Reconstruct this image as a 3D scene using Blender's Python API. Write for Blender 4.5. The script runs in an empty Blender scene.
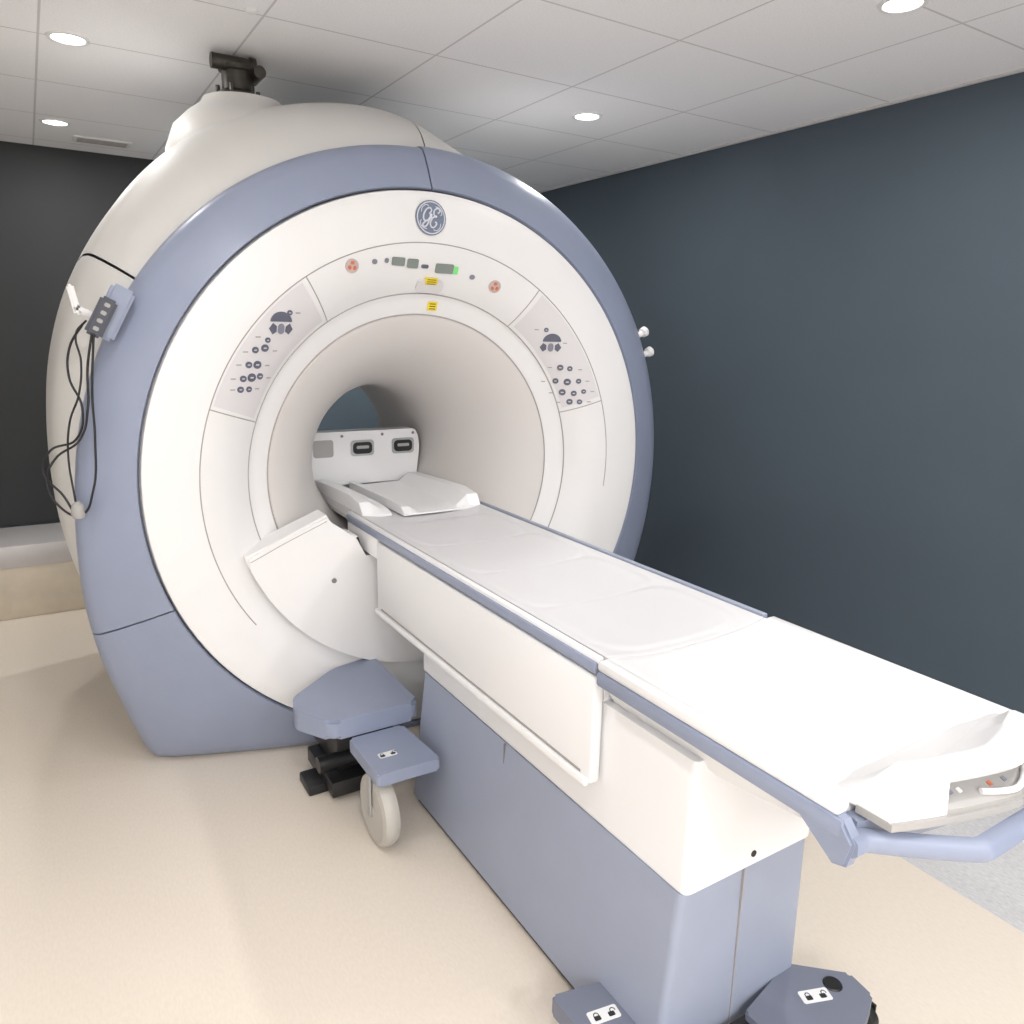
import bpy, bmesh, math
from mathutils import Vector, Matrix
ZC=1.08
scene=bpy.context.scene
scene.view_settings.view_transform='Standard'
scene.view_settings.look='None'
COL=scene.collection
LS=.275
# ---------------------------------------------------------------- materials
def mat(name,color,rough=.45,metal=0.,noise=0.,nscale=40.,bump=0.,bscale=200.,emit=None,estr=0.,coat=0.):
    m=bpy.data.materials.new(name);m.use_nodes=True
    nt=m.node_tree;b=nt.nodes['Principled BSDF']
    b.inputs['Base Color'].default_value=(*color,1)
    b.inputs['Roughness'].default_value=rough
    b.inputs['Metallic'].default_value=metal
    if coat: b.inputs['Coat Weight'].default_value=coat;b.inputs['Coat Roughness'].default_value=.15
    if noise or bump:
        g=nt.nodes.new('ShaderNodeNewGeometry')
    if noise:
        n=nt.nodes.new('ShaderNodeTexNoise');n.inputs['Scale'].default_value=nscale;n.inputs['Detail'].default_value=3
        nt.links.new(g.outputs['Position'],n.inputs['Vector'])
        r=nt.nodes.new('ShaderNodeMapRange');r.inputs[1].default_value=.3;r.inputs[2].default_value=.7
        r.inputs[3].default_value=1-noise;r.inputs[4].default_value=1.
        nt.links.new(n.outputs['Fac'],r.inputs[0])
        mx=nt.nodes.new('ShaderNodeVectorMath');mx.operation='SCALE';mx.inputs[0].default_value=color
        nt.links.new(r.outputs[0],mx.inputs['Scale']);nt.links.new(mx.outputs[0],b.inputs['Base Color'])
    if bump:
        n=nt.nodes.new('ShaderNodeTexNoise');n.inputs['Scale'].default_value=bscale
        nt.links.new(g.outputs['Position'],n.inputs['Vector'])
        bp=nt.nodes.new('ShaderNodeBump');bp.inputs['Strength'].default_value=bump;bp.inputs['Distance'].default_value=.002
        nt.links.new(n.outputs['Fac'],bp.inputs['Height']);nt.links.new(bp.outputs[0],b.inputs['Normal'])
    if emit:
        b.inputs['Emission Color'].default_value=(*emit,1);b.inputs['Emission Strength'].default_value=estr
    return m
WHITE=mat('white_plastic',(.785,.775,.775),.38,noise=.02,nscale=6)
LINER=mat('bore_plastic',(.64,.61,.59),.45)
BODYW=mat('body_plastic',(.63,.62,.60),.55,noise=.02,nscale=5)
BLUE=mat('blue_grey_plastic',(.275,.312,.42),.38,noise=.04,nscale=8)
BLUE2=mat('blue_grey_base',(.31,.345,.44),.42,noise=.04,nscale=8)
TABW=mat('table_white',(.82,.82,.83),.3,coat=.15)
MATW=mat('mattress_white',(.67,.665,.68),.42,bump=.12,bscale=300)
SEAM=mat('seam_grey',(.20,.18,.18),.6)
SEAML=mat('seam_light',(.36,.33,.32),.6)
DARK=mat('dark_gap',(.02,.02,.022),.6)
BLACK=mat('black_rubber',(.012,.012,.013),.4)
IRON=mat('dark_metal',(.07,.063,.055),.45,metal=.6,noise=.3)
GREY=mat('grey_plastic',(.38,.37,.36),.4)
LGREY=mat('light_grey_tyre',(.48,.46,.42),.5)
METAL=mat('steel',(.45,.45,.45),.35,metal=.8)
KEY=mat('key_blue_grey',(.12,.125,.17),.4)
KEY2=mat('key_grey',(.22,.225,.28),.4)
PANEL=mat('panel_white',(.68,.66,.67),.4)
YEL=mat('yellow_label',(.80,.62,.03),.5)
ORG=mat('orange_mark',(.60,.16,.08),.5)
PINKG=mat('pink_grey_disc',(.52,.42,.40),.5)
LCD=mat('lcd_grey',(.22,.25,.23),.25)
GREEN=mat('green_led',(.15,.5,.15),.3,emit=(.3,1,.35),estr=.25)
LOGO=mat('logo_blue',(.15,.18,.26),.4)
LABEL=mat('label_white',(.8,.8,.8),.5)
EMIT=mat('lamp_emitter',(1,1,1),.5,emit=(1,.98,.95),estr=8)
TAN=mat('tan_stone',(.62,.55,.44),.5,noise=.10,nscale=12)
STEEL=mat('brushed_silver',(.56,.54,.54),.4,metal=.2,noise=.05,nscale=6)
# ---------------------------------------------------------------- helpers
def P(r,a,y):
    a=math.radians(a);return Vector((r*math.cos(a),y,ZC+r*math.sin(a)))
def link(o):COL.objects.link(o);return o
class Thing:
    def __init__(s,name,loc,label,cat):
        s.e=bpy.data.objects.new(name,None);s.e.location=loc;s.e.empty_display_size=.1;link(s.e)
        s.e['label']=label;s.e['category']=cat;s.loc=Vector(loc)
def adopt(o,par):
    if par is None:return o
    pe=par.e if isinstance(par,Thing) else par
    loc=par.loc if isinstance(par,Thing) else Vector((0,0,0))
    o.parent=pe
    o.matrix_parent_inverse=Matrix.Translation(-loc) if isinstance(par,Thing) else Matrix.Identity(4)
    return o
def fin(bm,name,m,par=None,smooth=True,angle=35,label=None):
    bmesh.ops.recalc_face_normals(bm,faces=bm.faces[:])
    me=bpy.data.meshes.new(name);bm.to_mesh(me);bm.free()
    o=bpy.data.objects.new(name,me);link(o)
    me.materials.append(m)
    if smooth:
        me.shade_smooth()
        me.set_sharp_from_angle(angle=math.radians(angle))
    adopt(o,par)
    if label:o['label']=label
    return o
def grid(bm,rows,cu=False,cv=False,caps=False):
    V=[[bm.verts.new(p) for p in row] for row in rows]
    n=len(V);k=len(V[0])
    for i in range(n if cu else n-1):
        for j in range(k if cv else k-1):
            a,b,c,d=V[i][j],V[(i+1)%n][j],V[(i+1)%n][(j+1)%k],V[i][(j+1)%k]
            try:bm.faces.new((a,b,c,d))
            except ValueError:pass
    if caps:
        for row in (V[0],V[-1]):
            try:bm.faces.new(row)
            except ValueError:pass
    return V
def sweep_ring(name,secfun,a0,a1,n,m,par,closed=False,caps=True,cv=True,**k):
    bm=bmesh.new();rows=[]
    N=n if closed else n+1
    for i in range(N):
        a=a0+(a1-a0)*i/n
        rows.append([P(r,a,y) for r,y in secfun(a%360)])
    grid(bm,rows,cu=closed,cv=cv,caps=caps and not closed)
    return fin(bm,name,m,par,**k)
def lathe_bm(bm,prof,axis,c,seg=48,M=None):
    c=Vector(c);rows=[]
    for i in range(seg):
        a=2*math.pi*i/seg;row=[]
        for r,h in prof:
            u,v=r*math.cos(a),r*math.sin(a)
            p={'X':Vector((h,u,v)),'Y':Vector((u,h,v)),'Z':Vector((u,v,h))}[axis]
            if M is not None:p=M@p
            row.append(p+c)
        rows.append(row)
    grid(bm,rows,cu=True)
    bmesh.ops.remove_doubles(bm,verts=bm.verts[:],dist=1e-6)
def lathe(name,prof,axis,c,m,par=None,seg=48,M=None,**k):
    bm=bmesh.new();lathe_bm(bm,prof,axis,c,seg,M);return fin(bm,name,m,par,**k)
def box_bm(bm,x0,x1,y0,y1,z0,z1,bev=.004,seg=2):
    r=bmesh.ops.create_cube(bm,size=1);vs=r['verts']
    for v in vs:
        v.co=Vector((x0 if v.co.x<0 else x1,y0 if v.co.y<0 else y1,z0 if v.co.z<0 else z1))
    if bev:
        es={e for v in vs for e in v.link_edges}
        bmesh.ops.bevel(bm,geom=list(es),offset=bev,segments=seg,affect='EDGES',profile=.5)
def box(name,x0,x1,y0,y1,z0,z1,m,par=None,bev=.004,seg=2,**k):
    bm=bmesh.new();box_bm(bm,x0,x1,y0,y1,z0,z1,bev,seg);return fin(bm,name,m,par,**k)
def prism(name,poly,axis,h0,h1,m,par=None,bev=.004,seg=2,**k):
    bm=bmesh.new()
    def to(p,h):
        return {'Z':(p[0],p[1],h),'Y':(p[0],h,p[1]),'X':(h,p[0],p[1])}[axis]
    a=[bm.verts.new(to(p,h0)) for p in poly];b=[bm.verts.new(to(p,h1)) for p in poly]
    bm.faces.new(a);bm.faces.new(b[::-1]);n=len(poly)
    for i in range(n):bm.faces.new((a[i],b[i],b[(i+1)%n],a[(i+1)%n]))
    if bev:
        es=[e for e in bm.edges if (e.verts[0] in a)==(e.verts[1] in a)]
        bmesh.ops.bevel(bm,geom=es,offset=bev,segments=seg,affect='EDGES')
    return fin(bm,name,m,par,**k)
def roundpoly(pts,r,n=5):
    out=[];N=len(pts)
    for i in range(N):
        p=Vector(pts[i]);a=Vector(pts[i-1]);b=Vector(pts[(i+1)%N])
        rr=min(r,(a-p).length*.45,(b-p).length*.45)
        s=p+(a-p).normalized()*rr;e=p+(b-p).normalized()*rr
        for k in range(n+1):
            t=k/n;q=s*(1-t)**2+p*2*t*(1-t)+e*t*t;out.append((q.x,q.y))
    return out
def tube(name,pts,rad,m,par=None,res=8,cyc=False,**k):
    cu=bpy.data.curves.new(name,'CURVE');cu.dimensions='3D';cu.bevel_depth=rad;cu.bevel_resolution=3;cu.resolution_u=res;cu.use_fill_caps=True
    sp=cu.splines.new('BEZIER');sp.bezier_points.add(len(pts)-1);sp.use_cyclic_u=cyc
    for b,p in zip(sp.bezier_points,pts):
        b.co=p;b.handle_left_type=b.handle_right_type='AUTO'
    o=bpy.data.objects.new(name,cu);link(o)
    dg=bpy.context.evaluated_depsgraph_get()
    me=bpy.data.meshes.new_from_object(o.evaluated_get(dg))
    bpy.data.objects.remove(o);me.materials.clear();me.materials.append(m)
    me.shade_smooth()
    o=bpy.data.objects.new(name,me);link(o);adopt(o,par)
    return o
def sinterp(tab,x):
    if x<=tab[0][0]:return tab[0][1]
    for i,((a,b),(c,d)) in enumerate(zip(tab,tab[1:])):
        if x<=c:
            m0=(d-tab[i-1][1])/(c-tab[i-1][0])*(c-a) if i>0 else (d-b)
            m1=(tab[i+2][1]-b)/(tab[i+2][0]-a)*(c-a) if i+2<len(tab) else (d-b)
            t=(x-a)/(c-a)
            return (2*t**3-3*t*t+1)*b+(t**3-2*t*t+t)*m0+(-2*t**3+3*t*t)*d+(t**3-t*t)*m1
    return tab[-1][1]
def rbox(bm,M,w,h,t=.002,cr=.3,n=4,off=0):
    c=min(w,h)*cr;pts=[]
    for sx,sy,a0 in ((1,1,0),(-1,1,90),(-1,-1,180),(1,-1,270)):
        for k in range(n+1):
            a=math.radians(a0+90*k/n);pts.append((sx*(w/2-c)+c*math.cos(a),sy*(h/2-c)+c*math.sin(a)))
    A=[bm.verts.new(M@Vector((x,y,off))) for x,y in pts];B=[bm.verts.new(M@Vector((x,y,off+t))) for x,y in pts]
    bm.faces.new(A);bm.faces.new(B[::-1])
    for i in range(len(pts)):bm.faces.new((A[i],B[i],B[(i+1)%len(pts)],A[(i+1)%len(pts)]))
# ---------------------------------------------------------------- room
def slab(name,x0,x1,y0,y1,z0,z1,m):
    o=box(name,x0,x1,y0,y1,z0,z1,m,None,bev=0,smooth=False);o['kind']='structure';return o
X0,X1,Y0,Y1,H=-4.6,1.861,-5.6,2.72,2.6
def floor_mat():
    m=bpy.data.materials.new('floor_vinyl');m.use_nodes=True;nt=m.node_tree;b=nt.nodes['Principled BSDF'];L=nt.links.new
    g=nt.nodes.new('ShaderNodeNewGeometry');sx=nt.nodes.new('ShaderNodeSeparateXYZ');L(g.outputs['Position'],sx.inputs[0])
    mp=nt.nodes.new('ShaderNodeMapping');mp.inputs['Scale'].default_value=(1,.35,1);L(g.outputs['Position'],mp.inputs[0])
    n=nt.nodes.new('ShaderNodeTexNoise');n.inputs['Scale'].default_value=150;n.inputs['Detail'].default_value=4;L(mp.outputs[0],n.inputs['Vector'])
    cr=nt.nodes.new('ShaderNodeValToRGB');cr.color_ramp.elements[0].position=.3;cr.color_ramp.elements[1].position=.7
    cr.color_ramp.elements[0].color=(.74,.66,.565,1);cr.color_ramp.elements[1].color=(.785,.705,.61,1);L(n.outputs['Fac'],cr.inputs[0])
    cr2=nt.nodes.new('ShaderNodeValToRGB');cr2.color_ramp.elements[0].position=.35;cr2.color_ramp.elements[1].position=.65
    cr2.color_ramp.elements[0].color=(.54,.53,.54,1);cr2.color_ramp.elements[1].color=(.66,.65,.66,1);L(n.outputs['Fac'],cr2.inputs[0])
    gt=nt.nodes.new('ShaderNodeMath');gt.operation='GREATER_THAN';gt.inputs[1].default_value=.93;L(sx.outputs[0],gt.inputs[0])
    mx=nt.nodes.new('ShaderNodeMix');mx.data_type='RGBA';L(gt.outputs[0],mx.inputs[0]);L(cr.outputs[0],mx.inputs[6]);L(cr2.outputs[0],mx.inputs[7])
    L(mx.outputs[2],b.inputs['Base Color']);b.inputs['Roughness'].default_value=.42
    return m
def ceil_mat():
    m=bpy.data.materials.new('ceiling_tiles');m.use_nodes=True;nt=m.node_tree;b=nt.nodes['Principled BSDF'];L=nt.links.new
    g=nt.nodes.new('ShaderNodeNewGeometry');sx=nt.nodes.new('ShaderNodeSeparateXYZ');L(g.outputs['Position'],sx.inputs[0])
    def M(op,a,bb=None):
        n=nt.nodes.new('ShaderNodeMath');n.operation=op
        for i,v in enumerate((a,bb)):
            if v is None:continue
            if isinstance(v,(int,float)):n.inputs[i].default_value=v
            else:L(v,n.inputs[i])
        return n.outputs[0]
    def line(o,off):
        f=M('FRACT',M('ADD',M('DIVIDE',M('SUBTRACT',o,off),.61),20.5))
        d=M('ABSOLUTE',M('SUBTRACT',f,.5));return M('LESS_THAN',d,.0065)
    ln=M('MAXIMUM',line(sx.outputs[0],.663),line(sx.outputs[1],.08))
    n=nt.nodes.new('ShaderNodeTexNoise');n.inputs['Scale'].default_value=180;n.inputs['Detail'].default_value=2;L(g.outputs['Position'],n.inputs['Vector'])
    cr=nt.nodes.new('ShaderNodeValToRGB');cr.color_ramp.elements[0].position=.3;cr.color_ramp.elements[1].position=.55
    cr.color_ramp.elements[0].color=(.84,.84,.86,1);cr.color_ramp.elements[1].color=(.92,.92,.94,1);L(n.outputs['Fac'],cr.inputs[0])
    mx=nt.nodes.new('ShaderNodeMix');mx.data_type='RGBA';L(ln,mx.inputs[0]);L(cr.outputs[0],mx.inputs[6]);mx.inputs[7].default_value=(.62,.61,.62,1)
    L(mx.outputs[2],b.inputs['Base Color']);b.inputs['Roughness'].default_value=.9
    return m
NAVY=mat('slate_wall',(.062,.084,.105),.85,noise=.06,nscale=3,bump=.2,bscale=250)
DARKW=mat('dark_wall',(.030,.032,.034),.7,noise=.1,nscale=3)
PALEW=mat('pale_wall',(.75,.75,.75),.7)
slab('floor',X0,X1,Y0,Y1,-.1,0,floor_mat())
slab('ceiling',X0,X1,Y0,Y1,H,H+.1,ceil_mat())
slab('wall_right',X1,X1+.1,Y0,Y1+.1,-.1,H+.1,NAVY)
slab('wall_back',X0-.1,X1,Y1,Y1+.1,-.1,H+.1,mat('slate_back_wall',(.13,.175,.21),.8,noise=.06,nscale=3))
slab('dark_panel_1',X0,-.35,Y1-.02,Y1,.43,H,DARKW)  # dark sheet covering the left part of the back wall above the ledge
slab('wall_left',X0-.1,X0,Y0,Y1,-.1,H+.1,PALEW)
slab('wall_front',X0-.1,X1+.1,Y0-.1,Y0,-.1,H+.1,PALEW)
slab('trim_1',X1-.012,X1,Y0,Y1,H-.010,H,mat('ceiling_angle',(.5,.49,.49),.6))
lg=Thing('low_ledge',(-1.6,2.45,0),'long tan stone ledge with brushed silver capping along dark wall','ledge')
box('base',X0+.02,.9,2.22,2.69,0,.30,TAN,lg,bev=.004)
box('capping',X0+.02,.9,2.20,2.69,.30,.425,STEEL,lg,bev=.006,label='brushed silver capping')
# ---------------------------------------------------------------- downlights
def downlight():
    e=bpy.data.objects.new('downlight',None);link(e)
    e['label']='round recessed white ceiling downlight, switched on';e['category']='ceiling light';e['group']='recessed ceiling downlights'
    tr=lathe('trim_ring',[(.052,-.002),(.056,-.006),(.068,-.005),(.070,0),(.052,0),(.052,-.002)],'Z',(0,0,0),LABEL)
    ln=lathe('lens',[(0,-.003),(.052,-.003),(.052,0),(0,0)],'Z',(0,0,0),EMIT,label='glowing round lens')
    for o in (tr,ln):o.parent=e
    ld=bpy.data.lights.new('lamp','AREA');ld.shape='DISK';ld.size=.10;ld.energy=26*LS;ld.color=(1,.985,.97)
    lo=bpy.data.objects.new('lamp',ld);link(lo);lo.location=(0,0,-.012);lo.parent=e
    return e,[tr,ln,lo]
e,parts=downlight();e.location=(.968,.384,H)
for (x,y,w) in [(.986,-1.122,1.6),(-1.079,2.039,1.2),(-1.077,.68,.6),(.35,2.15,3.0),(.98,-2.63,1.9),(-1.08,-.90,.9),(-1.08,-2.4,1.6),(-1.08,-3.9,1.7),(-3.1,.68,.15),(-3.1,-.90,.35),(-3.1,-2.4,1.1),(.98,-4.1,1.5),(-3.1,-3.9,1.3)]:  # unseen ones too; one hidden behind the scanner added to brighten the back wall
    q=e.copy();link(q);q.location=(x,y,H)
    for p in parts:
        c=p.copy();link(c);c.parent=q
        if p.type=='LIGHT':
            c.data=p.data.copy();c.data.energy*=w
for i,(x,y) in enumerate([(-1.9,-4.9),(.2,-4.9),(-3.3,-4.9)]):  # unseen panels behind the camera, added as frontal fill light
    lp=Thing('fill_panel',(x,y,H),'added square white fill light panel on the ceiling, switched on','ceiling light');lp.e['group']='added square fill light panels'
    box('frame',x-.31,x+.31,y-.31,y+.31,H-.02,H,LABEL,lp,bev=.003)
    box('diffuser',x-.28,x+.28,y-.28,y+.28,H-.024,H-.019,EMIT,lp,bev=0)
    ld=bpy.data.lights.new('lamp','AREA');ld.shape='SQUARE';ld.size=.55;ld.energy=(190 if i<2 else 100)*LS;ld.color=(.99,.99,1)
    lo=bpy.data.objects.new('lamp',ld);link(lo);lo.location=(x,y,H-.03);adopt(lo,lp)
cv=Thing('ceiling_vent',(-.85,2.35,H),'small white slotted air vent set in the tiled ceiling','vent')
box('frame',-.99,-.71,2.28,2.42,H-.008,H,LABEL,cv,bev=.002)
for k in range(4):box('slot',-.97,-.73,2.295+k*.03,2.31+k*.03,H-.010,H-.006,SEAML,cv,bev=0)
sd=Thing('sprinkler_head',(-.60,.06,H),'tiny round white sprinkler cover on the ceiling','sprinkler')
lathe('housing',[(0,-.008),(.014,-.007),(.022,-.002),(.024,0),(0,0)],'Z',(-.60,.06,H),LABEL,sd)
# ---------------------------------------------------------------- MRI scanner
sc=Thing('mri_scanner',(0,.8,0),'large round white and blue-grey hospital scanner with a circular bore','medical scanner')
face=[(.60,.130),(.64,.108),(.683,.088),(.72,.058),(.76,.034),(.80,.016),(.86,.0),(.95,-.004),(1.03,.0),(1.044,.006),(1.048,.03)]
def ys(r):return sinterp(face,r)
rs=[.615,.64,.66,.68,.70,.72,.74,.76,.78,.80,.83,.86,.90,.95,1.0,1.03,1.042,1.048]
fp=[(r,ys(r)) for r in rs]+[(1.048,.12),(.7,.2),(.615,.2)]
sweep_ring('front_cover',lambda a:fp,0,360,160,WHITE,sc,closed=True)
lin=[(.609,.20),(.609,.122),(.606,.119),(.600,.121),(.57,.137),(.53,.162),(.49,.195),(.45,.24),(.41,.30),(.375,.37),(.345,.45),(.322,.54),(.31,.63),(.306,.72),(.306,1.25),(.320,1.34),(.37,1.46),(.44,1.58),(.50,1.68)]
sweep_ring('bore_liner',lambda a:lin,0,360,128,LINER,sc,closed=True,cv=False,label='smooth flared bore lining')
def arc_tube(name,r,a0,a1,rad,m,dy=0,n=60):
    bm=bmesh.new();rows=[]
    full=abs(a1-a0)>=360
    for i in range(n if full else n+1):
        a=a0+(a1-a0)*i/n;rows.append([P(r+rad*math.cos(t*math.pi/3),a,ys(r)+dy-rad*math.sin(t*math.pi/3)) for t in range(6)])
    grid(bm,rows,cu=full,cv=True,caps=not full);return fin(bm,name,m,sc)
arc_tube('trim_ring',.690,0,360,.0030,SEAML,n=160)
arc_tube('trim_ring',.612,0,360,.0034,SEAML,n=160)
arc_tube('panel_seam',.866,-8,215,.002,SEAML,n=120)
def radial_line(a,r0,r1):
    n=10;pts=[P(r0+(r1-r0)*i/n,a,ys(r0+(r1-r0)*i/n)) for i in range(n+1)]
    tube('panel_seam',pts,.002,SEAML,sc,res=2)
for a in (90-33.5,90+33.5,90-72,90+71,):radial_line(a,.692,.864)
def inlay(name,a0,a1,r0,r1,m,h=.0015):
    bm=bmesh.new();rows=[]
    for i in range(31):
        a=a0+(a1-a0)*i/30;rows.append([P(r0+(r1-r0)*k/10,a,ys(r0+(r1-r0)*k/10)-h) for k in range(11)])
    grid(bm,rows);return fin(bm,name,m,sc)
kl=inlay('keypad',125,160,.702,.857,PANEL);kr=inlay('keypad',19.5,55,.702,.857,PANEL)
def frame(x,z,lift=.002,rot=0):
    rx,rz=x,z-ZC;r=math.hypot(rx,rz);s=(ys(r+.004)-ys(r-.004))/.008
    rh=Vector((rx/r,0,rz/r));N=(Vector((0,-1,0))+rh*s).normalized()
    U=(Vector((0,0,1))-N*N.z).normalized();R=U.cross(N)
    M=Matrix((R,U,N)).transposed().to_4x4()
    M.translation=Vector((x,ys(r),z))+N*lift
    return M@Matrix.Rotation(math.radians(rot),4,'Z')
def mark(name,x,z,w,h,m,cr=.5,rot=0,t=.003,par=sc,lift=.001,label=None):
    bm=bmesh.new();rbox(bm,frame(x,z,lift,rot),w,h,t,cr,6 if cr>.4 else 2)
    return fin(bm,name,m,par,label=label)
Lf=lambda X,Y:(-.481+(X-305)*.0034,1.807-(Y-275)*.0033)
Rf=lambda X,Y:(.484+(X-535)*.0056,1.773-(Y-297)*.0041)
def halfdisc(name,x,z,w,h,m,up=True):
    bm=bmesh.new();M=frame(x,z,.001)
    pts=[(w/2*math.cos(math.pi*k/12),h*math.sin(math.pi*k/12)*(1 if up else -1)) for k in range(13)]
    A=[bm.verts.new(M@Vector((a,b,0))) for a,b in pts];B=[bm.verts.new(M@Vector((a,b,.003))) for a,b in pts]
    bm.faces.new(A);bm.faces.new(B[::-1])
    for i in range(13):bm.faces.new((A[i],B[i],B[(i+1)%13],A[(i+1)%13]))
    return fin(bm,name,m,sc)
def tri(name,x,z,w,h,m,d):
    bm=bmesh.new();M=frame(x,z,.001)
    pts=[(-d*w/2,0),(0,-h/2),(d*w/2,-h*.25),(d*w/2,h*.25),(0,h/2)]
    A=[bm.verts.new(M@Vector((a,b,0))) for a,b in pts];B=[bm.verts.new(M@Vector((a,b,.003))) for a,b in pts]
    bm.faces.new(A);bm.faces.new(B[::-1])
    for i in range(5):bm.faces.new((A[i],B[i],B[(i+1)%5],A[(i+1)%5]))
    return fin(bm,name,m,sc,smooth=False)
def lobes(x,z,s=1):
    halfdisc('button',x,z+.006,.080*s,.034*s,KEY)
    tri('arrow_button',x-.030*s,z-.018*s,.028*s,.038*s,KEY,1)
    mark('button',x,z-.018*s,.024*s,.036*s,KEY2,.5)
    tri('arrow_button',x+.030*s,z-.018*s,.028*s,.038*s,KEY,-1)
lobes(*Lf(280,324));lobes(*Rf(550,341))
for X,Y,w in [(289,313,.02),(253,351,.024),(263,349,.028),(266,341,.02),(246,366,.024),(255,366,.030),(240,380,.024),(249,379,.032),(258,378,.024),(237,391,.024),(246,391,.022)]:
    x,z=Lf(X,Y);mark('button',x,z,w,w*.9,KEY)
    mark('button_glyph',x,z,w*.4,w*.14,PANEL,.3,t=.0036)
for X,Y,w in [(544,328,.020),(560,366,.028),(567,367,.024),(559,380,.026),(567,381,.032),(575,380,.024),(565,392,.030),(573,393,.026),(580,391,.022),(571,402,.028),(578,402,.024)]:
    x,z=Rf(X,Y);mark('button',x,z,w,w*.9,KEY)
    mark('button_glyph',x,z,w*.4,w*.14,PANEL,.3,t=.0036)
for X,Y in [(298,313),(256,338),(243,353),(274,352),(236,366),(266,367),(230,380),(268,380),(229,391),(255,391)]:
    x,z=Lf(X,Y);mark('key_lettering',x,z,.018,.004,SEAML,.2,t=.001,lift=.0016)
for X,Y in [(537,328),(560,341),(553,366),(575,368),(551,381),(582,380),(558,393),(587,391),(564,403),(585,402)]:
    x,z=Rf(X,Y);mark('key_lettering',x,z,.018,.004,SEAML,.2,t=.001,lift=.0016)
Cf=lambda X,Y:(-.011+(X-430)*.0039,1.868-(Y-265)*.0034)
for X,Y,w,h,m,n in [(399,263,.052,.030,LCD,'display'),(414,264,.045,.034,LCD,'display'),(448,267,.075,.036,LCD,'display'),(460,268,.020,.030,GREEN,'display'),
                 (375,265,.020,.018,KEY2,'button'),(387,263,.016,.018,KEY2,'button'),(427,266,.03,.014,KEY,'button'),(479,274,.022,.018,KEY2,'button')]:
    x,z=Cf(X,Y);mark(n,x,z,w,h,m,.15 if n=='display' else .5)
for X,Y in [(353,271),(505,283)]:
    x,z=Cf(X,Y);mark('warning_button',x,z,.050,.050,PINKG,.5,label='round pinkish button with orange trefoil')
    for k in range(3):
        a=math.radians(90+120*k);bm=bmesh.new();rbox(bm,frame(x+.011*math.cos(a),z+.011*math.sin(a),.0045,90+120*k),.012,.014,.0008,.3,2);fin(bm,'trefoil_blade',ORG,sc)
x,z=Cf(436,285)
mark('laser_window',x,z,.11,.05,PANEL,.3,t=.010)
x,z=Cf(436,280);mark('warning_label',x,z,.05,.024,YEL,.05,t=.0114,label='yellow warning label')
for k in range(3):mark('label_print',x,z+.007-.007*k,.036,.0028,DARK,.1,t=.0118)
x,z=Cf(445,307);mark('warning_label',x,z,.040,.036,YEL,.05,t=.0024,label='yellow warning label')
for k in range(3):mark('label_print',x,z+.009-.009*k,.026,.0035,DARK,.1,t=.0030)
lx,lz=-.011,2.032
mark('logo_badge',lx,lz,.122,.122,LOGO,.5,t=.004,label='round blue-grey badge with script monogram')
FM=frame(lx,lz,.0062)
SILV=mat('logo_silver',(.66,.68,.74),.4)
for rr,tr in ((.0545,.0020),):
    bm=bmesh.new();rows=[]
    for i in range(48):
        a=2*math.pi*i/48;rows.append([FM@Vector(((rr+tr*math.cos(q))*math.cos(a),(rr+tr*math.cos(q))*math.sin(a),.6*tr*math.sin(q))) for q in (0,1.57,3.14,4.71)])
    grid(bm,rows,cu=True,cv=True)
    fin(bm,'logo_ring',SILV,sc)
def curl(pts,rad=.0024,sh=.28):tube('logo_monogram',[FM@Vector((x+sh*y,y,0)) for x,y in pts],rad,SILV,sc,res=10)
curl([(-.012,.014),(-.006,.022),(-.010,.032),(-.021,.032),(-.030,.020),(-.031,.002),(-.024,-.010),(-.013,-.010),(-.005,.002),(-.003,.012),(-.005,-.006),(-.008,-.022),(-.016,-.032),(-.025,-.028),(-.022,-.017),(-.008,-.008),(.004,.002)],.0029)
curl([(.022,.016),(.028,.024),(.021,.033),(.010,.031),(.006,.020),(.012,.008),(.020,.006),(.010,.003),(.003,-.008),(.004,-.024),(.014,-.033),(.025,-.027),(.026,-.016),(.019,-.014)],.0029)
for k in range(4):
    a=math.radians(20+90*k)
    curl([(.040*math.cos(a-.1),.040*math.sin(a-.1)),(.046*math.cos(a),.046*math.sin(a)),(.048*math.cos(a+.45),.048*math.sin(a+.45)),(.043*math.cos(a+.8),.043*math.sin(a+.8))],.0016,0)
# blue ring covers
RO=[(-90,1.08),(-47,1.475),(-45.3,1.50),(-40,1.45),(-33.6,1.389),(-28,1.352),(-22.4,1.318),(-16,1.285),(-9.3,1.255),(0,1.228),(10,1.216),(25,1.212),(90,1.212)]
def Ro(a):
    b=a if a<=90 else (180-a if a<=270 else a-360)
    if b<-47: 
        return min(1.08/math.sin(math.radians(-b)),1.50)
    r=sinterp(RO,b)
    if a<90 or a>315:
        r+=.052*max(0,math.cos(math.radians((b-15)*1.1)))
    return r
RI=1.051
def sec_blue(a):
    R=max(Ro(a),1.078);yo=.57*(R-RI);w=R-RI-.005
    L=[(RI,.10),(RI,.014),(RI+.005,.004)];q=RI+.005
    L+=[(q+w*.35,.004+yo*.28),(q+w*.7,yo*.64),(q+w*.90,yo*.86+.002),(q+w*.98,yo+.014),(R,yo+.04)]
    k=R-.02 if math.sin(math.radians(a))>-.3 else R-.03
    fl=R*-math.sin(math.radians(a))>1.07
    if fl: k=R
    L+=[(R if fl else R-.004,max(.20,yo+.12)),(k,.30 if not fl else .40),(RI,.30)]
    return L
sweep_ring('ring_cover',sec_blue,90.15,201.9,120,BLUE,sc)
sweep_ring('ring_cover',sec_blue,331.1,449.85,120,BLUE,sc)
sweep_ring('foot_cover',sec_blue,202.2,269.9,90,BLUE,sc)
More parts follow.
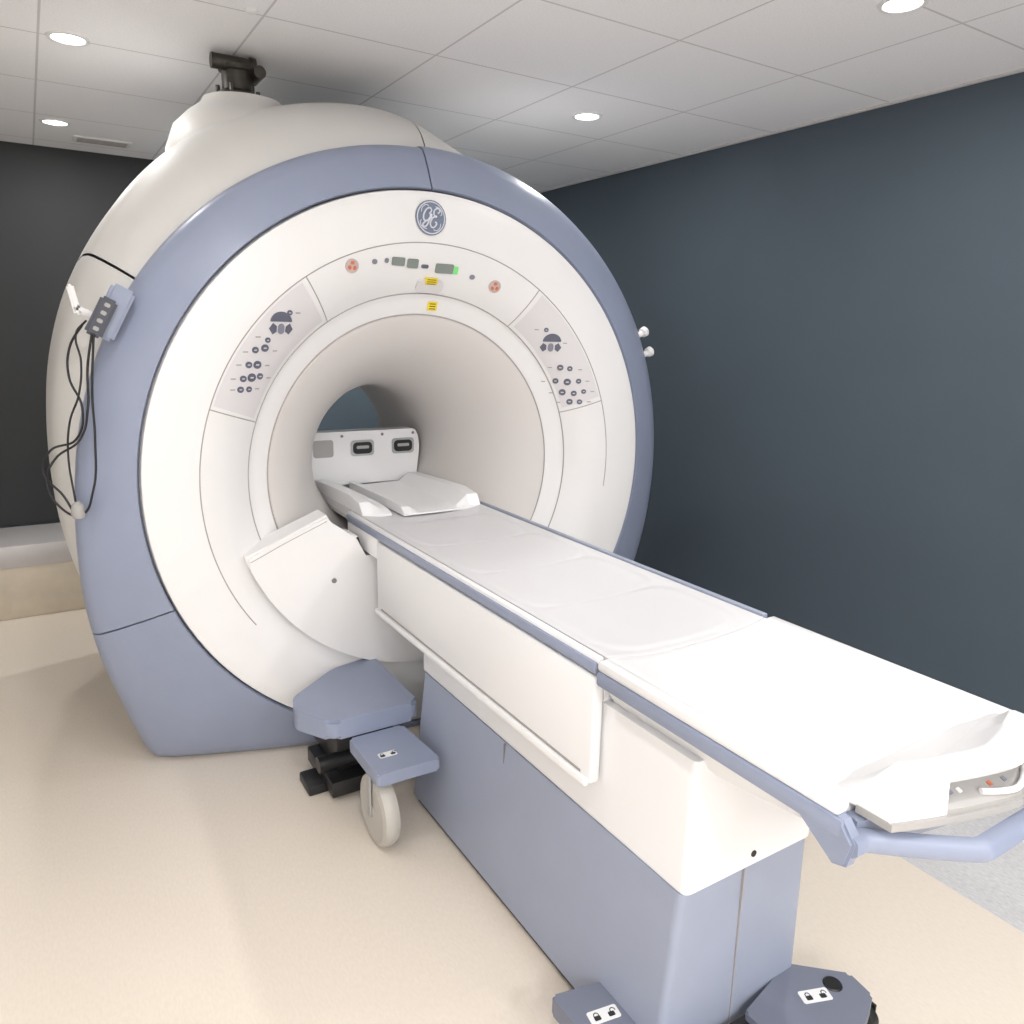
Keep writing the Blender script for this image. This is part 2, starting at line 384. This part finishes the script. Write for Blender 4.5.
sweep_ring('foot_cover',sec_blue,270.1,330.8,90,BLUE,sc)
# body
RB=[(0,1.25),(30,1.25),(60,1.25),(72,1.26),(80,1.30),(90,1.375),(105,1.41),(122,1.42),(145,1.36),(160,1.315),(175,1.285),(202,1.275),(220,1.20),(235,1.14),(270,1.07),(305,1.14),(320,1.2),(338,1.25),(360,1.25)]
def Rb(a):
    r=sinterp(RB,a%360);s=math.sin(math.radians(a))
    if s<0:r=min(r,1.075/-s)
    return r
KD=[(.135,-.02),(.145,.12),(.16,.30),(.19,.52),(.23,.72),(.27,.86),(.31,.93),(.39,.975),(.48,1.0)]
KY=[(.8,1.0),(1.15,.995),(1.4,.96),(1.55,.88),(1.63,.78),(1.68,.62),(1.69,.46)]
def body_part(name,a0,a1,n):
    bm=bmesh.new();rows=[]
    for i in range(n+1):
        a=a0+(a1-a0)*i/n;R=Rb(a);base=min(1.185,R-.005)
        row=[P(1.06 if R>1.12 else R-.03,a,.15)]+[P(base+(R-base)*k,a,y) for y,k in KD]+[P(R*k,a,y) for y,k in KY]
        rows.append(row)
    grid(bm,rows)
    return fin(bm,name,BODYW,sc,angle=60)
body_part('body_cover',145.2,268,60);body_part('body_cover',88.1,144.8,40);body_part('body_cover',35.2,87.9,40);body_part('body_cover',-91.8,34.8,60)
sweep_ring('inner_drum',lambda a:[(1.02,.2),(1.02,1.35),(.8,1.5)],0,360,64,SEAM,sc,closed=True,cv=False)
lathe('turret',[(.30,2.08),(.28,2.26),(.25,2.34),(.20,2.39),(.152,2.425),(.142,2.445),(.12,2.45),(0,2.45)],'Z',(-.53,.52,0),BODYW,sc)
vx,vy=-.550,.50
bm=bmesh.new()
lathe_bm(bm,[(.080,2.445),(.080,2.460),(.07,2.466),(.056,2.475),(.056,2.535),(.066,2.540),(.066,2.555),(0,2.555)],'Z',(vx,vy,0),24)
lathe_bm(bm,[(0,-.085),(.026,-.085),(.026,.05),(.032,.05),(.032,.07),(0,.07)],'X',(vx-.01,vy-.02,2.560),20)
lathe_bm(bm,[(0,-.06),(.022,-.06),(.022,.05),(0,.05)],'Y',(vx+.06,vy-.03,2.53),16)
for k in range(6):
    a=math.radians(60*k);lathe_bm(bm,[(0,2.46),(.008,2.46),(.008,2.485),(0,2.485)],'Z',(vx+.072*math.cos(a),vy+.072*math.sin(a),0),8)
fin(bm,'exhaust_valve',IRON,sc,label='dark metal pipe fitting')
for (x,z) in ((1.135,1.63),(1.185,1.545)):
    d=Vector((x,0,z-ZC)).normalized();M=d.to_track_quat('Z','Y').to_matrix()
    base=Vector((0,.14,ZC))+d*1.240
    lathe('knob',[(.014,0),(.014,.045),(.022,.05),(.024,.07),(.016,.078),(0,.078)],'Z',base,WHITE,sc,seg=24,M=M)
pts=[]
for i in range(41):
    a=math.radians(199+(318-199)*i/40);pts.append((.775*math.cos(a),ZC+.775*math.sin(a)))
pts+=[(.45,.66),(.30,.70),(.30,.78),(-.30,.78),(-.318,.868),(-.40,.905),(-.44,.965),(-.615,.893),(-.735,.842)]
prism('lower_shroud',pts,'Y',-.014,.10,WHITE,sc,bev=.010,seg=4,angle=25)
tube('panel_seam',[(-.72,-.0145,.822),(-.61,-.0145,.872),(-.44,-.0145,.942)],.0013,SEAML,sc,res=1)
lathe('screw_cap',[(0,-.019),(.009,-.019),(.010,-.013),(0,-.013)],'Y',(-.42,0,.71),SEAM,sc,seg=16)
box('bore_bridge',-.255,.255,.02,1.36,.862,.883,LINER,sc,bev=.004)
poly=roundpoly([(-.262,.02),(-.44,-.02),(-.64,-.18),(-.665,-.28),(-.58,-.42),(-.264,-.42)],.03)
prism('dock_cover',poly,'Z',.290,.36,BLUE,sc,bev=.012,seg=4)
bm=bmesh.new()
box_bm(bm,-.56,-.38,-.34,-.05,.02,.08,.006);box_bm(bm,-.52,-.30,-.28,.02,.08,.29,.01)
lathe_bm(bm,[(0,-.07),(.03,-.07),(.03,.07),(0,.07)],'X',(-.52,-.28,.13),16)
box_bm(bm,-.62,-.52,-.26,-.14,.0,.04,.008)
fin(bm,'dock_mechanism',BLACK,sc,label='black docking mechanism')
# ---------------------------------------------------------------- hand control
hc=Thing('hand_control',(-1.12,.02,1.64),'black corded push-button hand control clipped to the scanner ring','remote control')
def obox(bm,c,size,R,bev=.004):
    r=bmesh.ops.create_cube(bm,size=1);vs=r['verts']
    for v in vs:
        v.co=Vector(c)+R@Vector((v.co.x*size[0],v.co.y*size[1],v.co.z*size[2]))
    es={e for v in vs for e in v.link_edges};bmesh.ops.bevel(bm,geom=list(es),offset=bev,segments=2,affect='EDGES')
R=Matrix.Rotation(math.radians(28),3,'Y')
bm=bmesh.new();obox(bm,(-1.075,.035,1.665),(.070,.05,.17),R,.01);fin(bm,'holder',BLUE,hc)
bm=bmesh.new();obox(bm,(-1.110,-.002,1.650),(.050,.03,.125),R,.008);fin(bm,'handset',mat('handset_dark',(.05,.055,.075),.4),hc)
for k in range(4):
    bm=bmesh.new();obox(bm,Vector((-1.110,-.017,1.650))+R@Vector((0,0,.04-.026*k)),(.016,.008,.012),R,.002);fin(bm,'button',GREY,hc)
bm=bmesh.new();obox(bm,(-1.175,.05,1.70),(.02,.03,.09),Matrix.Rotation(math.radians(-10),3,'Y'),.006);obox(bm,(-1.150,.05,1.665),(.06,.03,.02),Matrix.Rotation(math.radians(25),3,'Y'),.006);fin(bm,'hook',WHITE,hc)
tube('cord',[(-1.14,-.01,1.60),(-1.16,.0,1.50),(-1.17,.0,1.38),(-1.20,.02,1.28),(-1.27,.06,1.22),(-1.30,.09,1.14),(-1.27,.07,1.06),(-1.22,.03,1.04),(-1.18,.0,1.12),(-1.16,-.005,1.28),(-1.155,-.005,1.42),(-1.135,-.01,1.60)],.0036,BLACK,hc)
tube('cord',[(-1.16,.0,1.63),(-1.20,.03,1.56),(-1.21,.04,1.47),(-1.185,.01,1.38),(-1.21,.03,1.28),(-1.28,.07,1.245),(-1.305,.1,1.17),(-1.26,.06,1.10),(-1.235,.04,1.04)],.0036,BLACK,hc)
tube('cord',[(-1.15,.0,1.64),(-1.18,.02,1.60),(-1.175,.01,1.52),(-1.19,.01,1.42),(-1.22,.03,1.34),(-1.235,.04,1.24),(-1.23,.03,1.08)],.0032,BLACK,hc)
lathe('plug',[(0,-.025),(.016,-.023),(.022,-.008),(.018,.02),(.008,.03),(0,.03)],'Z',(-1.225,.03,1.055),GREY,hc,seg=20)
# ---------------------------------------------------------------- patient table
tb=Thing('patient_table',(-.05,-1.0,0),'long white patient table on a blue-grey pedestal docked to the scanner','medical table')
def topz(x):return .898+.022*(abs(x)/.262)**2.6
pads=[(-.40,-.02,.235),(-.74,-.38,.235),(-1.08,-.72,.235),(-1.41,-1.06,.235)]
def padbump(x,y):
    b=0
    for y0,y1,hw in pads:
        cy,hy=(y0+y1)/2,(y1-y0)/2
        q=(abs(x/hw))**5+(abs((y-cy)/hy))**5
        if q<1:b=max(b,.0034*min(1,(1-q)*2.5))
    return b
def topslab(name,y0,y1,m,bump=False,ny=120,par=tb):
    bm=bmesh.new();rows=[]
    nx=56
    for j in range(ny+1):
        y=y0+(y1-y0)*j/ny;row=[]
        for i in range(nx+1):
            x=-.262+.524*i/nx
            z=topz(x)
            ed=min(.262-abs(x),abs(y-y0),abs(y1-y))
            if ed<.004:z-=.002
            if bump:z+=padbump(x,y)
            row.append(Vector((x,y,z)))
        row+=[Vector((.262,y,.885)),Vector((-.262,y,.885))]
        rows.append(row)
    grid(bm,rows,cv=True,caps=True);return fin(bm,name,m,par,angle=40)
topslab('mattress',-1.430,.72,MATW,True,300)
topslab('tabletop',-2.04,-1.432,TABW,False,40)
def loft(name,secs,m,par,bev=0,**k):
    bm=bmesh.new();grid(bm,[[Vector(p) for p in s] for s in secs],cv=True,caps=True)
    if bev:bmesh.ops.bevel(bm,geom=[e for e in bm.edges],offset=bev,segments=2,affect='EDGES')
    return fin(bm,name,m,par,**k)
def dsec(y,w0,w1,z0,z1):return [(-w0,y,z0),(w0,y,z0),(w1,y,z1),(-w1,y,z1)]
loft('deck',[dsec(-.07,.272,.26,.884,.80),dsec(-1.42,.272,.26,.884,.80)],TABW,tb,bev=.005)
loft('deck',[dsec(-1.425,.285,.215,.884,.77),dsec(-1.75,.285,.215,.884,.77),dsec(-2.04,.285,.24,.884,.825)],TABW,tb,bev=.006)
for s in (-1,1):
    def bx(n,xa,xb,*a,**k):
        xa,xb=sorted((s*xa,s*xb));return box(n,xa,xb,*a,**k)
    bx('side_rail',.274,.291,-1.425,.20,.880,.908,BLUE,tb,bev=.005)
    bx('edge_bead',.266,.284,-1.425,.20,.895,.919 if s<0 else .924,TABW if s<0 else BLUE2,tb,bev=.004)
    bx('rail_gap',.2622,.266,-1.42,.20,.895,.9165,SEAM,tb,bev=.001)
    bx('edge_bead',.262,.294,-2.05,-1.435,.896,.920,TABW,tb,bev=.006)
    bx('side_rail',.270,.298,-2.062,-1.437,.862,.8955,BLUE,tb,bev=.006)
    bx('skirt',.262,.292,-1.425,-.12,.600,.872,TABW,tb,bev=.006)
    bx('skirt_lip',.286,.304,-1.42,-.12,.594,.616,TABW,tb,bev=.006)
    bx('skirt_gap',.290,.2935,-1.39,-.16,.617,.623,SEAML,tb,bev=0)
    bx('side_bracket',.264,.286,-.115,.20,.80,.879,TABW,tb,bev=.004)
XA,XB,YA,YB=-.255,.155,-1.715,-.43
def rect(x0,x1,y0,y1,z,c=.02):
    pts=roundpoly([(x0,y0),(x1,y0),(x1,y1),(x0,y1)],c,4);return [(x,y,z) for x,y in pts]
loft('pedestal_cover',[rect(XA,XB,YA,YB,.487),rect(XA,XB,YA,YB,.50),rect(XA,XB,YA,YB,.80)],TABW,tb,angle=30)
loft('base_cover',[rect(-.305,XB+.0,YA,YB-.02,.03),rect(XA-.004,XB-.004,YA+.006,YB-.02,.485)],BLUE2,tb,angle=30)
box('base_seam',-.075,-.073,YA-.001,YA+.02,.04,.484,SEAML,tb,bev=0)
box('base_seam',-.2655,-.25,-1.00,-.997,.42,.484,SEAM,tb,bev=0)
lathe('screw_cap',[(0,-.002),(.008,-.002),(.008,.01),(0,.01)],'Y',(-.05,YA,.515),DARK,tb,seg=14)
box('toe_shade',-.29,.15,YA+.03,YB-.04,.0,.035,DARK,tb,bev=0)  # dark inset box paints the shade in the gap under the base
box('pedal_beam',-.36,.20,-1.80,-1.735,.055,.10,DARK,tb,bev=.006,label='dark cross beam joining the pedals')
DPB=mat('dark_blue_grey',(.17,.185,.24),.45)
def pad(poly,z0,z1,m=BLUE2,r=.012):
    return prism('foot_pad',roundpoly(poly,r),'Z',z0,z1,m,tb,bev=.006,seg=3)
pad([(-.42,-1.48),(-.245,-1.52),(-.205,-1.85),(-.41,-1.86)],.07,.118,DPB)
pad([(-.06,-1.745),(.14,-1.70),(.250,-1.80),(.240,-1.87),(.10,-1.93),(-.05,-1.93)],.07,.118,DPB,r=.008)
pad([(-.525,-.425),(-.33,-.425),(-.310,-.685),(-.525,-.68)],.246,.288,BLUE)
def caster(x,y,R,w,top,m):
    c=bpy.data.objects.new('caster',None);link(c);c.parent=tb.e;c.matrix_parent_inverse=Matrix.Translation(-tb.loc)
    c.location=(x,y,0)
    r=R
    o=lathe('wheel',[(0,-w*.54),(r*.16,-w*.54),(r*.18,-w*.50),(r*.80,-w*.50),(r*.81,-w*.47),(r*.83,-w*.50),(r*.95,-w*.42),(r,-w*.15),(r,w*.15),(r*.95,w*.42),(r*.83,w*.5),(r*.81,w*.47),(r*.80,w*.50),(r*.18,w*.50),(r*.16,w*.54),(0,w*.54)],'X',(0,0,r),m,None,seg=40,label='pale grey rubber wheel' if m is LGREY else None)
    o.parent=c
    bm=bmesh.new()
    for s in (-1,1):
        box_bm(bm,s*w*.64-.003,s*w*.64+.003,-.014,.014,r*.88,top,.002)
    lathe_bm(bm,[(0,-w*.72),(.014,-w*.72),(.014,w*.72),(0,w*.72)],'X',(0,0,r),12)
    o=fin(bm,'fork',GREY if m is LGREY else BLACK,None);o.parent=c
    return c
caster(-.490,-.605,.120,.056,.247,LGREY)
caster(-.35,-1.68,.031,.03,.066,BLACK);caster(.18,-1.80,.031,.03,.066,BLACK);caster(.255,-1.85,.031,.03,.066,BLACK)
def flat_label(x,y,z,rot,w=.075,h=.035):
    M=Matrix.Translation((x,y,z))@Matrix.Rotation(math.radians(rot),4,'Z')
    bm=bmesh.new();rbox(bm,M,w,h,.0008,.1,1);fin(bm,'label_plate',LABEL,tb,label='white label with black lock symbols')
    for dx in (-.018,.018):
        bm=bmesh.new()
        rbox(bm,M@Matrix.Translation((dx,-.004,.0009)),.016,.012,.0005,.15,1)
        for k in range(9):
            a=math.pi*k/8;rbox(bm,M@Matrix.Translation((dx+.006*math.cos(a)+(.006 if dx>0 else 0),.003+.007*math.sin(a),.0009)),.0028,.0028,.0005,.4,1)
        fin(bm,'lock_symbol',DARK,tb,smooth=False)
flat_label(-.345,-1.585,.1185,-10);flat_label(.12,-1.80,.1185,-20);flat_label(-.45,-.58,.2885,0,.06,.03)
lathe('foot_button',[(0,.122),(.020,.122),(.023,.118),(0,.118)],'Z',(.185,-1.80,0),BLACK,tb,seg=20)
# end of table
def bulge(x,k=.070):return k*max(0,1-(abs(x)/.26)**1.35)
def xsweep(name,xs,sec,m,**k):
    bm=bmesh.new();rows=[[Vector((x,y,z)) for y,z in sec(x)] for x in xs]
    grid(bm,rows,cv=True,caps=True);return fin(bm,name,m,tb,**k)
def lin_(a,b,n):return [a+(b-a)*i/n for i in range(n+1)]
def hb(x):
    y=-2.062-min(bulge(x,.17),.112);z=.858
    return [(y,z+.016),(y-.018,z+.016),(y-.026,z+.010),(y-.028,z-.010),(y-.020,z-.018),(y,z-.018)]
xsweep('end_handle',lin_(-.290,.290,58),hb,BLUE,angle=50)
for s in (-1,1):
    prism('corner_guard',[(-2.03,.900),(-2.06,.895),(-2.085,.865),(-2.075,.82),(-2.05,.812),(-1.98,.862),(-1.98,.896)],'X',*(sorted((s*.268,s*.297))),BLUE,tb,bev=.005)
xsweep('end_cap',lin_(-.262,.262,24),lambda x:[(-2.03,.885),(-2.03,.80),(-2.05-bulge(x,.05),.82),(-2.065-bulge(x,.05),.85),(-2.065-bulge(x,.05),.885),(-2.06,.888)],BLUE)
def ht(x):
    a=abs(x);t=max(0,min(1,(.247-a)/.070));return .930+(.972-.930)*t
RW=.150
def sec_h(x,rec=0):
    h=ht(x);b=bulge(x)
    return [(-1.99,.905),(-2.000-.6*b,.914),(-2.040-b,h-.003),(-2.048-b,h),(-2.092-b+rec*.6,h),(-2.102-b+rec,h-.009),(-2.106-b+rec,.905),(-1.99,.900)]
xsweep('end_housing',lin_(-.25,-RW,16),lambda x:sec_h(x),TABW,angle=22)
xsweep('end_housing',lin_(RW,.25,16),lambda x:sec_h(x),TABW,angle=22)
xsweep('end_housing',lin_(-RW,RW,40),lambda x:sec_h(x,.045),TABW,angle=22)
xsweep('grab_bar',lin_(-RW,RW,30),lambda x:[(-2.052-bulge(x),ht(x)+.0004),(-2.092-bulge(x),ht(x)),(-2.102-bulge(x),ht(x)-.007),(-2.096-bulge(x),.956),(-2.062-bulge(x),.956)],TABW,angle=22)
xsweep('control_panel',lin_(-RW,RW,30),lambda x:[(-2.058-bulge(x),.936),(-2.107-bulge(x),.915),(-2.107-bulge(x),.905),(-2.05-bulge(x),.905)],GREY)
xsweep('end_trim',lin_(-.252,.252,30),lambda x:[(-2.05-bulge(x),.906),(-2.112-bulge(x),.906),(-2.112-bulge(x),.893),(-2.05-bulge(x),.893)],GREY)
tube('recess_handle',[(x,-2.092-bulge(x)-.010*math.cos(x/.07*1.57),.926-.004*math.cos(x/.07*1.57)) for x in (-.07,-.05,-.025,0,.025,.05,.07)],.0055,TABW,tb,res=4)
for dx,m in ((-.135,KEY2),(-.118,KEY2),(-.10,LABEL),(-.035,ORG),(.0,KEY2),(.11,ORG)):
    yb=-2.080-bulge(dx)
    bm=bmesh.new();rbox(bm,Matrix.Translation((dx,yb,.9265))@Matrix.Rotation(math.radians(23),4,'X'),.009,.009,.0015,.15,2);fin(bm,'button',m,tb)
# cradle blocks at the bore end
def csec(y,k):
    b=.905
    return [(-.095,y,b),(.256,y,b),(.256,y,.912+.055*k),(.205,y,.912+.055*k),(.150,y,.912+.008*k),(-.03,y,.912+.004*k),(-.06,y,.912+.026*k),(-.095,y,.912+.028*k)]
loft('cradle_block',[csec(.070,.15),csec(.10,.9),csec(.20,1.15),csec(.45,1),csec(.70,.8)],TABW,tb,bev=.0015,angle=18)
def csec2(y,k):
    b=.905
    return [(-.258,y,b),(-.135,y,b),(-.135,y,.912+.018*k),(-.175,y,.912+.022*k),(-.215,y,.912+.055*k),(-.258,y,.912+.055*k)]
loft('cradle_block',[csec2(.10,.15),csec2(.14,.9),csec2(.25,1.15),csec2(.50,1),csec2(.70,.8)],TABW,tb,bev=.0015,angle=18)
pp=roundpoly([(-.265,.915),(.265,.915),(.286,1.08),(.272,1.165),(-.272,1.165),(-.286,1.08)],.03)
prism('connector_panel',pp,'Y',.74,.82,TABW,tb,bev=.008)
for x in (-.011,.196):
    M=Matrix.Translation((x,.7385,1.085))@Matrix.Rotation(math.radians(90),4,'X')
    bm=bmesh.new();rbox(bm,M,.115,.075,.003,.2,3);fin(bm,'socket_frame',METAL,tb)
    bm=bmesh.new();rbox(bm,M,.095,.055,.006,.35,4);fin(bm,'socket',BLACK,tb)
    bm=bmesh.new();rbox(bm,M@Matrix.Translation((0,.004,.006)),.06,.014,.003,.3,3);fin(bm,'socket_insert',GREY,tb)
bm=bmesh.new();M=Matrix.Translation((-.2,.7385,1.09))@Matrix.Rotation(math.radians(90),4,'X');rbox(bm,M,.095,.08,.002,.15,3);fin(bm,'blank_cover',GREY,tb)
for xx in (-.25,-.11,.09,.25):
    bm=bmesh.new();rbox(bm,Matrix.Translation((xx,.7385,1.145))@Matrix.Rotation(math.radians(90),4,'X'),.014,.014,.002,.5,4);fin(bm,'screw_head',SEAM,tb)
# ---------------------------------------------------------------- world + camera
w=bpy.data.worlds.new('world');scene.world=w;w.use_nodes=True
w.node_tree.nodes['Background'].inputs[0].default_value=(.5,.5,.52,1);w.node_tree.nodes['Background'].inputs[1].default_value=.3
cam=bpy.data.cameras.new('camera');co=bpy.data.objects.new('camera',cam);link(co)
cam.sensor_width=36;cam.lens=36*761.758/1024;cam.clip_start=.02
yaw,pit,rol=[math.radians(a) for a in (32.073,-13.263,1.261)]
fwd=Vector((math.sin(yaw)*math.cos(pit),math.cos(yaw)*math.cos(pit),math.sin(pit)))
r=fwd.cross(Vector((0,0,1))).normalized();u=r.cross(fwd)
r2=r*math.cos(rol)+u*math.sin(rol);u2=-r*math.sin(rol)+u*math.cos(rol)
M=Matrix((r2,u2,-fwd)).transposed().to_4x4();M.translation=Vector((-1.305,-2.674,1.632))
co.matrix_world=M
scene.camera=co
